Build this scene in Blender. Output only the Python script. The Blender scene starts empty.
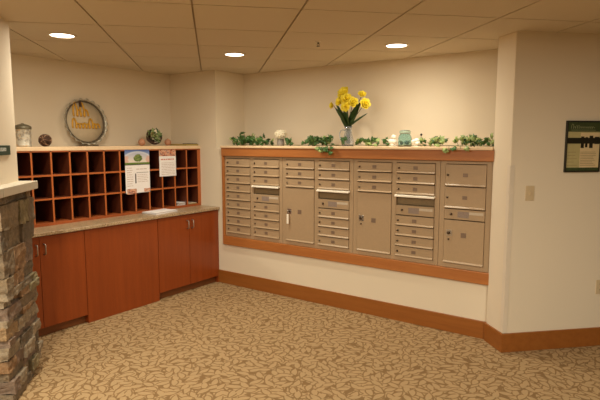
import bpy, math, random
from mathutils import Vector, Matrix, Quaternion
from math import pi, sin, cos, radians, sqrt
rnd = random.Random(7)
scene = bpy.context.scene
COL = scene.collection
S2 = sqrt(.5)

# ------------------------------------------------------------------ colours and materials
def lin(r, g, b):
    f = lambda c: ((c/255+.055)/1.055)**2.4 if c > 10.3 else c/255/12.92
    return (f(r), f(g), f(b), 1)

class NT:
    def __init__(s, name):
        s.m = bpy.data.materials.new(name); s.m.use_nodes = True
        s.t = s.m.node_tree; s.b = s.t.nodes['Principled BSDF']
    def n(s, typ, **kw):
        o = s.t.nodes.new(typ)
        for k, v in kw.items():
            if k.startswith('i_'): o.inputs[k[2:].replace('_', ' ')].default_value = v
            else: setattr(o, k, v)
        return o
    def l(s, a, b): s.t.links.new(a, b)
    def math(s, op, a, b=None, c=None, clamp=False):
        o = s.t.nodes.new('ShaderNodeMath'); o.operation = op; o.use_clamp = clamp
        for i, v in enumerate((a, b, c)):
            if v is None: continue
            if isinstance(v, (int, float)): o.inputs[i].default_value = v
            else: s.l(v, o.inputs[i])
        return o.outputs[0]
    def mix(s, fac, a, b):
        o = s.t.nodes.new('ShaderNodeMix'); o.data_type = 'RGBA'
        for sock, v in ((o.inputs['Factor'], fac), (o.inputs['A'], a), (o.inputs['B'], b)):
            if isinstance(v, (int, float, tuple)): sock.default_value = v
            else: s.l(v, sock)
        return o.outputs['Result']
    def coords(s, scale=(1, 1, 1), rot=(0, 0, 0), kind='Object'):
        tc = s.n('ShaderNodeTexCoord'); mp = s.n('ShaderNodeMapping')
        mp.inputs['Scale'].default_value = scale; mp.inputs['Rotation'].default_value = rot
        s.l(tc.outputs[kind], mp.inputs['Vector']); return mp.outputs['Vector']
    def noise(s, vec, scale, detail=4, rough=.55):
        o = s.n('ShaderNodeTexNoise'); o.inputs['Scale'].default_value = scale
        o.inputs['Detail'].default_value = detail; o.inputs['Roughness'].default_value = rough
        s.l(vec, o.inputs['Vector']); return o.outputs['Fac']
    def ramp(s, fac, *stops):
        o = s.n('ShaderNodeValToRGB'); e = o.color_ramp.elements
        while len(e) < len(stops): e.new(.5)
        for el, (p, c) in zip(e, stops): el.position = p; el.color = c
        s.l(fac, o.inputs['Fac']); return o.outputs['Color']
    def bump(s, h, strength=.3, dist=.002):
        o = s.n('ShaderNodeBump'); o.inputs['Strength'].default_value = strength
        o.inputs['Distance'].default_value = dist
        s.l(h, o.inputs['Height']); s.l(o.outputs['Normal'], s.b.inputs['Normal'])
    def base(s, c):
        if isinstance(c, tuple): s.b.inputs['Base Color'].default_value = c
        else: s.l(c, s.b.inputs['Base Color'])
    def set(s, **kw):
        for k, v in kw.items(): s.b.inputs[k.replace('_', ' ')].default_value = v
        return s

def plain(name, c, rough=.5, metal=0, var=.08, vscale=30, bump=0):
    t = NT(name); v = t.coords()
    n = t.noise(v, vscale)
    a = tuple(x*(1-var) for x in c[:3])+(1,); b = tuple(min(1, x*(1+var)) for x in c[:3])+(1,)
    t.base(t.ramp(n, (.3, a), (.7, b)))
    t.set(Roughness=rough, Metallic=metal)
    if bump: t.bump(n, bump, .002)
    return t.m

def wood(name, c1, c2, axis='z', rough=.38, scale=9):
    t = NT(name)
    sc = {'z': (3, 3, .22), 'x': (.22, 3, 3), 'y': (3, .22, 3)}[axis]
    v = t.coords(sc)
    n = t.noise(v, scale, 6, .6); n2 = t.noise(v, scale*7, 3, .6)
    f = t.math('ADD', t.math('MULTIPLY', n, .75), t.math('MULTIPLY', n2, .25))
    t.base(t.ramp(f, (.3, c1), (.7, c2)))
    t.set(Roughness=rough); t.bump(n2, .08, .001)
    return t.m

M = {}
def mk_wall(name, c):
    t = NT(name); v = t.coords()
    n = t.noise(v, 160, 3)
    t.base(t.ramp(t.noise(v, 1.2, 2), (.3, tuple(x*.98 for x in c[:3])+(1,)), (.7, c)))
    t.set(Roughness=.85); t.bump(n, .12, .0015)
    return t.m
M['wall'] = mk_wall('cream_wall_paint', lin(228, 213, 189))
M['guard'] = plain('cream_vinyl', lin(222, 208, 188), .45, var=.02)
def mk_ceiling():
    t = NT('mineral_fibre_tile'); v = t.coords()
    n = t.noise(v, 220, 4, .7)
    t.base(t.ramp(n, (.3, lin(196, 182, 158)), (.6, lin(210, 196, 174))))
    t.set(Roughness=.95); t.bump(n, .25, .002)
    return t.m
M['tile'] = mk_ceiling()
M['tee'] = plain('shaded_tee_bar', lin(160, 138, 108), .6, var=.03)  # white bars toned tan: shade of the grid recess is in the colour

def mk_carpet():
    t = NT('leaf_pattern_carpet'); vec = t.coords()
    fib = t.noise(vec, 260, 3, .7)
    col = t.mix(fib, lin(118, 91, 60), lin(136, 107, 73))
    lightc = t.mix(fib, lin(156, 128, 92), lin(176, 148, 110))
    fac = None
    for k, (off, sc, rot) in enumerate([((.13, .71, 0), 11.5, .4), ((3.37, 1.93, 0), 10.5, 1.9), ((7.1, 5.57, 0), 12.5, 3.1), ((2.1, 9.3, 0), 13.0, 5.1)]):
        mp = t.n('ShaderNodeMapping'); mp.inputs['Location'].default_value = off; mp.inputs['Rotation'].default_value = (0, 0, rot)
        t.l(vec, mp.inputs['Vector'])
        vo = t.n('ShaderNodeTexVoronoi'); vo.voronoi_dimensions = '2D'; vo.inputs['Scale'].default_value = sc
        vo.inputs['Randomness'].default_value = .75
        t.l(mp.outputs[0], vo.inputs['Vector'])
        d = t.n('ShaderNodeVectorMath', operation='SUBTRACT'); t.l(mp.outputs[0], d.inputs[0]); t.l(vo.outputs['Position'], d.inputs[1])
        sp = t.n('ShaderNodeSeparateColor'); t.l(vo.outputs['Color'], sp.inputs[0])
        r = t.n('ShaderNodeVectorRotate', rotation_type='Z_AXIS'); t.l(d.outputs[0], r.inputs['Vector'])
        t.l(t.math('MULTIPLY', sp.outputs[0], 6.283), r.inputs['Angle'])
        xyz = t.n('ShaderNodeSeparateXYZ'); t.l(r.outputs[0], xyz.inputs[0])
        u = xyz.outputs[0]; w = xyz.outputs[1]
        size = t.math('MULTIPLY_ADD', sp.outputs[1], .014, .046)            # half length
        un = t.math('DIVIDE', u, size)
        # curved leaf: bend the axis a little
        w2 = t.math('ADD', w, t.math('MULTIPLY', t.math('MULTIPLY', un, un), t.math('MULTIPLY_ADD', sp.outputs[2], .024, -.012)))
        prof = t.math('MULTIPLY', t.math('SUBTRACT', 1, t.math('MULTIPLY', un, un)), t.math('MULTIPLY_ADD', un, .006, .0215))
        dist = t.math('SUBTRACT', prof, t.math('ABSOLUTE', w2))
        out = t.math('MULTIPLY_ADD', dist, 150, 1.75, clamp=True)
        ins = t.math('MULTIPLY_ADD', dist, 260, .2, clamp=True)
        fac = ins if fac is None else t.math('ADD', t.math('MULTIPLY', fac, t.math('SUBTRACT', 1, out)), ins, clamp=True)
    t.base(t.mix(fac, col, lightc))
    t.set(Roughness=.95, Specular_IOR_Level=.1)
    h = t.math('ADD', t.math('MULTIPLY', fac, .6), fib)
    t.bump(h, .35, .003)
    return t.m
M['carpet'] = mk_carpet()
M['base_wood'] = wood('oak_baseboard', lin(138, 78, 28), lin(156, 94, 38), 'x', .4)
M['base_wood_d'] = M['base_wood']
M['trim_wood'] = wood('oak_trim', lin(162, 96, 46), lin(182, 116, 60), 'x', .4)
M['trim_wood_z'] = wood('oak_trim_upright', lin(162, 96, 46), lin(182, 116, 60), 'z', .4)
M['cherry'] = wood('cherry_veneer', lin(132, 58, 19), lin(152, 70, 25), 'z', .33, 6)
M['cherry_dark'] = wood('dark_toe_board', lin(112, 62, 28), lin(128, 74, 36), 'y', .5)
M['cubby'] = wood('cherry_shaded_inside', lin(80, 33, 14), lin(96, 42, 18), 'z', .5)  # darkened cherry for dividers and shelves, slot shade put into the colour
M['lit_edge'] = wood('cherry_lit_edge', lin(168, 88, 40), lin(190, 104, 52), 'z', .4)  # same cherry made brighter, light on the front edges painted in
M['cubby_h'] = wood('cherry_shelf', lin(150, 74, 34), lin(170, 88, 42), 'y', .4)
M['cubby_in'] = wood('cherry_shaded_back', lin(34, 20, 14), lin(42, 25, 17), 'z', .6)  # near-black cherry, the depth shade of the slots is painted in
M['ledge'] = plain('cream_laminate', lin(230, 200, 162), .4, var=.04)
def mk_granite():
    t = NT('speckled_counter_laminate'); v = t.coords()
    vo = t.n('ShaderNodeTexVoronoi'); vo.inputs['Scale'].default_value = 190; t.l(v, vo.inputs['Vector'])
    sp = t.n('ShaderNodeSeparateColor'); t.l(vo.outputs['Color'], sp.inputs[0])
    big = t.noise(v, 22, 4)
    f = t.math('ADD', t.math('MULTIPLY', sp.outputs[0], .6), t.math('MULTIPLY', big, .4))
    t.base(t.ramp(f, (.15, lin(104, 80, 58)), (.4, lin(158, 130, 98)), (.62, lin(182, 156, 122)), (.85, lin(210, 188, 156))))
    t.set(Roughness=.28); return t.m
M['granite'] = mk_granite()
M['beige'] = plain('beige_powder_coat', lin(173, 146, 114), .42, var=.03, vscale=60)
M['beige_frame'] = M['beige']
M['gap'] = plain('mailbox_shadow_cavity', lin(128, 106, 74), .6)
M['lock'] = plain('dark_lock_metal', lin(92, 76, 60), .35, .7)
M['plate'] = plain('grey_number_plate', lin(132, 110, 92), .4, .2, .12, 300)
M['sticker'] = plain('grey_printed_sticker', lin(146, 128, 116), .5, 0, .25, 160)
M['white_strip'] = plain('white_paper_strip', lin(200, 184, 162), .6, 0, .12, 200)
M['hood'] = plain('lit_lip_pale_tag', lin(250, 240, 222), .35, 0, .02)  # slot lips whitened, light from above put into colour; also the key tag
M['steel'] = plain('brushed_steel', lin(190, 182, 172), .3, .9, .05)
M['paper'] = plain('white_paper', lin(238, 232, 230), .7, 0, .03, 90)
M['black'] = plain('black_plastic', lin(30, 27, 25), .45)
M['green_sign'] = plain('dark_green_sign', lin(16, 58, 46), .35, 0, .06)
M['sign_letter'] = plain('pale_sign_letter', lin(206, 206, 198), .5)
M['frame_black'] = plain('black_frame', lin(38, 34, 22), .35)
M['poster_green'] = plain('dark_green_print', lin(64, 74, 42), .4, 0, .15, 40)
M['poster_beige'] = plain('sage_print', lin(184, 172, 122), .45, 0, .05, 20)
M['poster_cream'] = plain('cream_print', lin(218, 196, 152), .45, 0, .04, 20)
M['poster_pale'] = plain('pale_green_lettering', lin(150, 152, 112), .45)
M['poster_text'] = plain('faint_brown_lettering', lin(150, 128, 92), .5)
M['plastic'] = plain('ivory_plastic', lin(206, 184, 148), .4, 0, .02)
M['sil'] = plain('galvanised_metal', lin(186, 178, 160), .35, .55, .15, 40)
M['ring'] = plain('dark_pewter', lin(104, 94, 78), .4, .6, .1)
M['signface'] = plain('whitewashed_board', lin(206, 188, 158), .7, 0, .07, 18)
M['gold'] = plain('gold_lettering', lin(206, 154, 40), .35, .25, .12, 60)
M['twig'] = plain('dark_twig', lin(74, 48, 34), .7, 0, .35, 50)
M['twig_pale'] = plain('pale_twig', lin(164, 128, 100), .7, 0, .2, 50)
M['pink'] = plain('dusky_pink_ball', lin(196, 140, 108), .5, 0, .08, 20)
M['olive'] = plain('olive_cover', lin(166, 144, 78), .6, 0, .06)
M['darkolive'] = plain('dark_olive_edge', lin(70, 58, 34), .6, 0, .1)
M['leaf'] = plain('ivy_leaf', lin(62, 98, 42), .45, 0, .35, 14)
M['leaf_pale'] = plain('variegated_ivy_leaf', lin(150, 166, 100), .45, 0, .3, 18)
M['leaf_dark'] = plain('dark_strap_leaf', lin(48, 70, 28), .45, 0, .25, 20)
M['vine'] = plain('vine_stem', lin(84, 84, 44), .6, 0, .2)
M['yellow'] = plain('yellow_petal', lin(246, 222, 56), .5, 0, .1, 40)
M['yellow_deep'] = plain('deep_yellow_corona', lin(240, 204, 40), .5, 0, .1, 40)
M['white_petal'] = plain('ivory_petal', lin(248, 236, 208), .6, 0, .05, 60)
M['greypot'] = plain('grey_stoneware', lin(142, 132, 124), .5, 0, .12, 26)
M['ceramic'] = plain('white_ceramic', lin(244, 236, 222), .25, 0, .03)
M['basketleaf'] = plain('grey_green_succulent', lin(140, 156, 100), .5, 0, .4, 30)
def mk_glass(name, c, rough=.03, tr=.85):
    t = NT(name); n = t.noise(t.coords(), 30, 2)
    t.base(c); t.set(Roughness=rough, Transmission_Weight=tr, IOR=1.46); t.bump(n, .03, .001)
    return t.m
M['glass'] = mk_glass('clear_glass', (.86, .88, .90, 1))
M['teal'] = mk_glass('pale_teal_glass', (.60, .83, .82, 1), tr=.93)
M['handle_glass'] = mk_glass('thick_handle_glass', (.74, .74, .74, 1), tr=.5)
def mk_canister():
    t = NT('painted_tin'); v = t.coords()
    n = t.noise(v, 26, 3, .6); n2 = t.noise(v, 45, 3, .6)
    c = t.ramp(n, (.36, lin(150, 142, 130)), (.5, lin(206, 200, 186)), (.7, lin(226, 220, 206)))
    f = t.math('MULTIPLY', t.ramp(n2, (.56, (0, 0, 0, 1)), (.64, (1, 1, 1, 1))), .8)
    t.base(t.mix(f, c, lin(204, 164, 104)))
    t.set(Roughness=.4, Metallic=.2); return t.m
M['tin'] = mk_canister()
M['tinlid'] = plain('weathered_tin_lid', lin(112, 104, 84), .45, .4, .15)
def mk_picture():
    # landscape print: sky, arc, round tree, grass (flat print on the flyer)
    t = NT('flyer_landscape_print')
    tc = t.n('ShaderNodeTexCoord'); sx = t.n('ShaderNodeSeparateXYZ'); t.l(tc.outputs['Generated'], sx.inputs[0])
    y = sx.outputs[1]; z = sx.outputs[2]
    def disc(cy, cz, ry, rz, soft=.15):
        a = t.math('DIVIDE', t.math('SUBTRACT', y, cy), ry); b = t.math('DIVIDE', t.math('SUBTRACT', z, cz), rz)
        d = t.math('SQRT', t.math('ADD', t.math('MULTIPLY', a, a), t.math('MULTIPLY', b, b)))
        return d
    n = t.noise(tc.outputs['Generated'], 9, 4)
    sky = t.ramp(z, (.25, lin(222, 206, 190)), (.7, lin(132, 152, 196)), (1, lin(70, 98, 160)))
    d = disc(.5, .2, .62, .66)
    arc = t.math('SUBTRACT', 1, t.math('MULTIPLY', t.math('ABSOLUTE', t.math('SUBTRACT', d, 1)), 9), clamp=True)
    c = t.mix(t.math('MULTIPLY', arc, .8), sky, lin(226, 226, 226))
    sky_in = t.math('LESS_THAN', d, .95)
    c = t.mix(t.math('MULTIPLY', sky_in, .5), c, lin(224, 216, 206))
    side = t.math('GREATER_THAN', t.math('ADD', t.math('ABSOLUTE', t.math('SUBTRACT', y, .5)), t.math('MULTIPLY', n, .25)), .5)
    low = t.math('LESS_THAN', z, .6)
    c = t.mix(t.math('MULTIPLY', t.math('MULTIPLY', side, low), .8), c, lin(214, 168, 150))
    tree = t.math('LESS_THAN', t.math('ADD', disc(.52, .46, .2, .27), t.math('MULTIPLY', n, .5)), 1.15)
    c = t.mix(tree, c, t.ramp(n, (.4, lin(78, 104, 46)), (.65, lin(140, 150, 84))))
    c = t.mix(t.math('LESS_THAN', z, .17), c, lin(96, 122, 48))
    c = t.mix(t.math('LESS_THAN', z, .05), c, lin(70, 66, 76))
    t.base(c); t.set(Roughness=.5); return t.m
M['landscape'] = mk_picture()
def mk_collage():
    t = NT('flyer_collage_print'); v = t.coords(kind='Generated')
    n = t.noise(v, 5, 3); 
    t.base(t.ramp(n, (.34, lin(74, 50, 44)), (.44, lin(196, 104, 70)), (.52, lin(226, 190, 160)), (.6, lin(150, 90, 80)), (.72, lin(120, 120, 140))))
    t.set(Roughness=.5); return t.m
M['collage'] = mk_collage()
M['ink'] = plain('dark_print_ink', lin(70, 60, 58), .6)
M['inkgrey'] = plain('grey_print_ink', lin(196, 178, 168), .6)
M['inkred'] = plain('coral_print_ink', lin(206, 132, 112), .6)
STONES = []
for i, c in enumerate([(124, 106, 82), (112, 95, 74), (140, 114, 82), (116, 96, 80), (130, 100, 70), (104, 90, 72), (122, 108, 78), (134, 118, 96)]):
    t = NT('ledge_stone_tone'); v = t.coords()
    n = t.noise(v, 14, 6, .65); n2 = t.noise(v, 60, 4, .7)
    f = t.math('ADD', t.math('MULTIPLY', n, .6), t.math('MULTIPLY', n2, .4))
    t.base(t.ramp(f, (.3, lin(*[k*.72 for k in c])), (.5, lin(*[k*1.0 for k in c])), (.72, lin(*[min(255, k*1.25) for k in c]))))
    t.set(Roughness=.85); t.bump(f, .9, .012); STONES.append(t.m)
M['mortar'] = plain('dark_mortar', lin(84, 72, 56), .9, 0, .15)
M['cap'] = plain('cream_stone_cap', lin(192, 180, 160), .6, 0, .04, 25, .1)
def mk_emit():
    t = NT('lit_lens'); e = t.n('ShaderNodeEmission'); e.inputs['Color'].default_value = (1, .84, .62, 1); e.inputs['Strength'].default_value = 9
    t.l(e.outputs[0], t.t.nodes['Material Output'].inputs['Surface']); return t.m
M['lens'] = mk_emit()
M['lighttrim'] = plain('white_light_trim', lin(226, 214, 196), .5, 0, .02)

# ------------------------------------------------------------------ mesh builder
class MB:
    def __init__(s): s.v = []; s.f = []; s.mi = []; s.sm = []; s.cur = 0
    def add(s, vs, fs, smooth=False):
        o = len(s.v); s.v += [Vector(p) for p in vs]
        for f in fs: s.f.append([i+o for i in f]); s.mi.append(s.cur); s.sm.append(smooth)
    def hexa(s, p):      # p: 8 corners, 0-3 bottom ccw, 4-7 top ccw
        s.add(p, [(3, 2, 1, 0), (4, 5, 6, 7), (0, 1, 5, 4), (1, 2, 6, 5), (2, 3, 7, 6), (3, 0, 4, 7)])
        return s
    def box(s, x0, x1, y0, y1, z0, z1, mtx=None):
        p = [Vector(q) for q in ((x0, y0, z0), (x1, y0, z0), (x1, y1, z0), (x0, y1, z0), (x0, y0, z1), (x1, y0, z1), (x1, y1, z1), (x0, y1, z1))]
        if mtx is not None: p = [mtx @ q for q in p]
        return s.hexa(p)
    def prism(s, poly, z0, z1):
        n = len(poly)
        s.add([(x, y, z0) for x, y in poly]+[(x, y, z1) for x, y in poly],
              [tuple(reversed(range(n))), tuple(range(n, 2*n))]+[(i, (i+1) % n, n+(i+1) % n, n+i) for i in range(n)])
        return s
    def lathe(s, prof, c=(0, 0, 0), n=24, mtx=None, sy=1.0):
        vs = []; fs = []
        for r, z in prof:
            for k in range(n):
                a = 2*pi*k/n; vs.append(Vector((r*cos(a), r*sin(a)*sy, z)))
        m = len(prof)
        for i in range(m-1):
            for k in range(n): fs.append((i*n+k, i*n+(k+1) % n, (i+1)*n+(k+1) % n, (i+1)*n+k))
        if prof[0][0] > 1e-6: fs.append(tuple(reversed(range(n))))
        if prof[-1][0] > 1e-6: fs.append(tuple(range((m-1)*n, m*n)))
        mtx = mtx or Matrix.Translation(c)
        s.add([mtx @ v for v in vs], fs, True); return s
    def lathe_closed(s, prof, c=(0, 0, 0), n=24, mtx=None):   # profile loop (walls with thickness)
        vs = []; fs = []; m = len(prof)
        for r, z in prof:
            for k in range(n):
                a = 2*pi*k/n; vs.append(Vector((r*cos(a), r*sin(a), z)))
        for i in range(m):
            j = (i+1) % m
            for k in range(n): fs.append((i*n+k, i*n+(k+1) % n, j*n+(k+1) % n, j*n+k))
        mtx = mtx or Matrix.Translation(c)
        s.add([mtx @ v for v in vs], fs, True); return s
    def tube(s, pts, r, n=8, closed=False):
        pts = [Vector(p) for p in pts]; m = len(pts); vs = []; fs = []
        rs = r if isinstance(r, (list, tuple)) else [r]*m
        up = Vector((0, 0, 1))
        prev = None
        for i, p in enumerate(pts):
            if closed: t = pts[(i+1) % m]-pts[i-1]
            else: t = pts[min(i+1, m-1)]-pts[max(i-1, 0)]
            t.normalize()
            if prev is None:
                a = t.cross(up)
                if a.length < 1e-3: a = t.cross(Vector((1, 0, 0)))
            else: a = prev-t*prev.dot(t)
            a.normalize(); prev = a.copy(); b = t.cross(a)
            for k in range(n):
                q = 2*pi*k/n; vs.append(p+(a*cos(q)+b*sin(q))*rs[i])
        for i in range(m if closed else m-1):
            j = (i+1) % m
            for k in range(n): fs.append((i*n+k, i*n+(k+1) % n, j*n+(k+1) % n, j*n+k))
        if not closed: fs += [tuple(reversed(range(n))), tuple(range((m-1)*n, m*n))]
        s.add(vs, fs, True); return s
    def ball(s, c, r, n=12, sc=(1, 1, 1), mtx=None):
        prof = [(max(1e-7, r*sin(pi*i/n)), -r*cos(pi*i/n)) for i in range(n+1)]
        prof[0] = (0, -r); prof[-1] = (0, r)
        mt = Matrix.Translation(c) @ (mtx or Matrix.Identity(4)) @ Matrix.Diagonal((sc[0], sc[1], sc[2], 1))
        vs = []; fs = []; k2 = n*2
        for i in range(1, n):
            for k in range(k2):
                a = 2*pi*k/k2; vs.append(Vector((prof[i][0]*cos(a), prof[i][0]*sin(a), prof[i][1])))
        vs += [Vector((0, 0, -r)), Vector((0, 0, r))]; b0 = len(vs)-2
        for i in range(n-2):
            for k in range(k2): fs.append((i*k2+k, i*k2+(k+1) % k2, (i+1)*k2+(k+1) % k2, (i+1)*k2+k))
        for k in range(k2): fs.append((b0, (k+1) % k2, k)); fs.append((b0+1, (n-2)*k2+k, (n-2)*k2+(k+1) % k2))
        s.add([mt @ v for v in vs], fs, True); return s
    def build(s, name, mats, parent=None, bevel=0, seg=2, solid=0, origin=None):
        if not isinstance(mats, (list, tuple)): mats = [mats]
        if parent is None:
            if origin is None:
                xs = [v.x for v in s.v]; ys = [v.y for v in s.v]; zs = [v.z for v in s.v]
                origin = ((min(xs)+max(xs))/2, (min(ys)+max(ys))/2, min(zs))
            o0 = Vector(origin)
        else:
            r = parent; o0 = Vector((0, 0, 0))
            while r: o0 += r.location; r = r.parent
        me = bpy.data.meshes.new(name)
        me.from_pydata([tuple(v-o0) for v in s.v], [], s.f)
        for m in mats: me.materials.append(m)
        me.polygons.foreach_set('material_index', s.mi); me.polygons.foreach_set('use_smooth', s.sm)
        me.update()
        ob = bpy.data.objects.new(name, me); COL.objects.link(ob)
        if parent is None: ob.location = o0
        else: ob.parent = parent
        if solid:
            mo = ob.modifiers.new('thickness', 'SOLIDIFY'); mo.thickness = solid; mo.offset = 0
        if bevel:
            mo = ob.modifiers.new('bevel', 'BEVEL'); mo.width = bevel; mo.segments = seg; mo.limit_method = 'ANGLE'; mo.angle_limit = radians(40)
        return ob

def tag(o, label, cat, group=None):
    o['label'] = label; o['category'] = cat
    if group: o['group'] = group
    return o
def thing(name, loc, label, cat, group=None):
    o = bpy.data.objects.new(name, None); COL.objects.link(o); o.location = loc; o.empty_display_size = .05
    return tag(o, label, cat, group)
def struct(o): o['kind'] = 'structure'; return o
def B(*a): return MB().box(*a)
def W(d1, d2, z=0): return Vector((S2*(-d1+d2), S2*(d1+d2), z))     # frame of the main building, at 45 degrees to the alcove
DM = Matrix(((-S2, S2, 0, 0), (S2, S2, 0, 0), (0, 0, 1, 0), (0, 0, 0, 1)))  # (d1,d2,z) -> world (left handed pair)
def dbox(mb, a0, a1, b0, b1, z0, z1):   # a: d1, b: d2
    P = [W(a1, b0, z0), W(a0, b0, z0), W(a0, b1, z0), W(a1, b1, z0), W(a1, b0, z1), W(a0, b0, z1), W(a0, b1, z1), W(a1, b1, z1)]
    return mb.hexa(P)

# ------------------------------------------------------------------ measures
ZC = 2.43; XL = -4.92; YW = 4.235; YR = 4.72; XC = -4.157
P0 = (-1.098, 4.212); P1 = (-.926, 4.040)
LZ = 1.586                                     # ledge and cubby tops
XF = -4.142                                   # cabinet faces
# ------------------------------------------------------------------ the room
fl = MB().box(-5.4, 4.2, -4.2, 7.2, -.08, 0).build('floor', M['carpet'], origin=(0, 0, 0)); struct(fl)
cm = MB()
cm.cur = 1; cm.box(-5.4, 4.2, -4.2, 7.2, ZC+.012, ZC+.1); cm.cur = 0
P = .6525; G = .006
for i in range(-9, 15):
    for j in range(-9, 13):
        b0 = -.097+P*i; a0 = 3.822+P*j-P*4
        c = W(a0+P/2, b0+P/2)
        if not (-5.6 < c.x < 4.0 and -4.0 < c.y < 7.0): continue
        dbox(cm, a0+G, a0+P-G, b0+G, b0+P-G, ZC, ZC+.011)
struct(cm.build('ceiling', [M['tile'], M['tee']], origin=(0, 0, ZC)))
wl = B(XL-.12, XL, .2, YR+.1, 0, ZC+.02); struct(wl.build('wall_left', M['wall'], origin=(XL, 2, 0)))
wb = MB()
wb.prism([(XL, YW), (XC, YW), (XC, YR+.12), (XL, YR+.12)], 0, ZC+.02)
wb.box(XC, -.9, YW, YR, 0, .50)
wb.box(XC, -4.03, YW, YR, .50, LZ-.03)
wb.box(XC, -.6, YR, YR+.12, 0, ZC+.02)
wb.box(XC, -.8, YW+.4, YR, .50, LZ-.03)
struct(wb.build('wall_back', M['wall'], origin=(-3, YW, 0)))
L = 3.4
wr = MB().prism([P1, (P1[0]+L, P1[1]+L), (P0[0]+L, P0[1]+L), P0], 0, ZC+.02)
struct(wr.build('wall_right', M['wall'], bevel=.006, origin=(P1[0], P1[1], 0)))
wc = dbox(MB(), 3.40, 3.829, -3.0, -1.325, 1.30, ZC+.02)
struct(wc.build('wall_front', M['wall'], bevel=.006))
# baseboards
bb = MB().box(XC+.004, -1.08, YW-.014, YW+.002, 0, .15)
struct(bb.build('baseboard_back', M['base_wood'], bevel=.003))
n = .016
q0 = Vector(P0); q1 = Vector(P1); q2 = q1+Vector((L, L))
nd = Vector((-S2, -S2))*n; nr = Vector((S2, -S2))*n
br = MB()
br.prism([tuple(q0+nd), tuple(q1+nd+nr), tuple(q1+Vector((S2, S2))*.002-Vector((S2, -S2))*.002), tuple(q0+Vector((S2, S2))*.002)], 0, .15)
br.prism([tuple(q1+nd+nr), tuple(q2+nr), tuple(q2-nr*.1), tuple(q1-nr*.1)], 0, .15)
struct(br.build('baseboard_right', M['base_wood'], bevel=.003))
# mailbox surround
struct(MB().box(-4.052, -1.09, YW-.036, YW+.01, 1.474, LZ-.024).build('trim_1', M['trim_wood'], bevel=.003))
struct(MB().box(-4.052, -1.09, YW-.030, YW+.01, .466, .564).build('trim_2', M['trim_wood'], bevel=.003))
struct(MB().box(-4.052, -4.026, YW-.030, YW+.01, .564, 1.474).build('trim_3', M['trim_wood_z'], bevel=.003))
led = MB().box(-4.056, -1.10, YW-.05, YR, LZ-.024, LZ)
tag(led.build('display_ledge', M['ledge'], bevel=.005), 'long cream ledge above the beige mailboxes, carrying the ivy and vases', 'ledge')
# corner guard on the pier
gz0, gz1 = .152, 1.455
gd = Vector((S2, -S2)); gw = Vector((S2, S2))   # pier face runs along gd towards P1, right wall runs along gw
p1 = Vector(P1); t = .003; e = .001
og = lambda a, b: tuple(p1+gd*a+gw*b)
gm = MB().prism([og(-.034, -t), og(t, -t), og(t, .034), og(e*0, .034), og(0, 0), og(-.034, 0)], gz0, gz1)
struct(gm.build('trim_4', M['guard'], bevel=.001))

# ------------------------------------------------------------------ stone pillar
st = thing('stone_pillar', W(3.62, -1.3, 0), 'stacked brown ledge stone pillar with a cream cap, left of the cabinets', 'pillar')
A0, A1, BF = 3.315, 3.862, -1.262            # near end, far end (d1) and side face (d2)
sm = MB(); sm.cur = len(STONES)
dbox(sm, A0+.02, A1-.02, -3.0, BF-.02, 0, 1.30)
z = 0.0; k = 0
def stone(a0, a1, b0, b1, z0, z1):
    sm.cur = rnd.randrange(len(STONES)); j = lambda s=.006: rnd.uniform(-s, s)
    Pq = [W(a1+j(), b0+j(), z0+j(.002)), W(a0+j(), b0+j(), z0+j(.002)), W(a0+j(), b1+j(), z0+j(.002)), W(a1+j(), b1+j(), z0+j(.002)),
          W(a1+j(), b0+j(), z1+j(.005)), W(a0+j(), b0+j(), z1+j(.005)), W(a0+j(), b1+j(), z1+j(.005)), W(a1+j(), b1+j(), z1+j(.005))]
    sm.hexa(Pq)
while z < 1.29:
    h = rnd.choice([.04, .05, .06, .08, .1]) if z < .7 else rnd.choice([.09, .13, .16]); 
    if z+h > 1.25: h = 1.302-z
    g = .003
    # side face along d1
    a = A0-.012 if k % 2 == 0 else A0+rnd.uniform(.08, .1)
    corner_near = rnd.uniform(-.012, .018)
    if k % 2 == 0:
        ln = rnd.uniform(.16, .28)
        stone(A0-.012+rnd.uniform(-.012, .008), a+ln, BF-.11, BF+corner_near, z, z+h-g); a += ln+g
    else:
        stone(A0-.012+rnd.uniform(-.012, .008), a, BF-.26, BF+corner_near, z, z+h-g); a += g
    while a < A1-.02:
        ln = rnd.uniform(.1, .26)
        e1 = a+ln
        if A1-e1 < .08: e1 = A1+rnd.uniform(-.01, .012)
        stone(a, e1, BF-.1, BF+rnd.uniform(-.02, .026), z, z+h-g)
        a = e1+g
    # near end face along -d2
    b = BF-(.11 if k % 2 == 0 else .26)-g
    while b > -2.1:
        ln = rnd.uniform(.12, .32)
        stone(A0-.012+rnd.uniform(-.015, .012), A0+.09, b-ln, b, z, z+h-g); b -= ln+g
    # far end face
    b = BF-.1-g
    while b > -1.9:
        ln = rnd.uniform(.14, .3)
        stone(A1-.09, A1+rnd.uniform(-.01, .014), b-ln, b, z, z+h-g); b -= ln+g
    z += h; k += 1
so = sm.build('ledge_stones', STONES+[M['mortar']], st)
for p in so.data.polygons: p.use_smooth = False
mo = so.modifiers.new('cut', 'SUBSURF'); mo.subdivision_type = 'SIMPLE'; mo.levels = 3; mo.render_levels = 3
tx = bpy.data.textures.new('chipped_stone', 'CLOUDS'); tx.noise_scale = .05; tx.noise_depth = 3
mo = so.modifiers.new('chips', 'DISPLACE'); mo.texture = tx; mo.strength = .03; mo.mid_level = .5; mo.texture_coords = 'LOCAL'
cp = MB()
for a0, a1 in ((3.185, 3.257), (3.260, 3.872)):
    dbox(cp, a0, a1, -2.4, -1.215, 1.302, 1.358)
cp.build('cap', M['cap'], st, bevel=.004)

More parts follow.
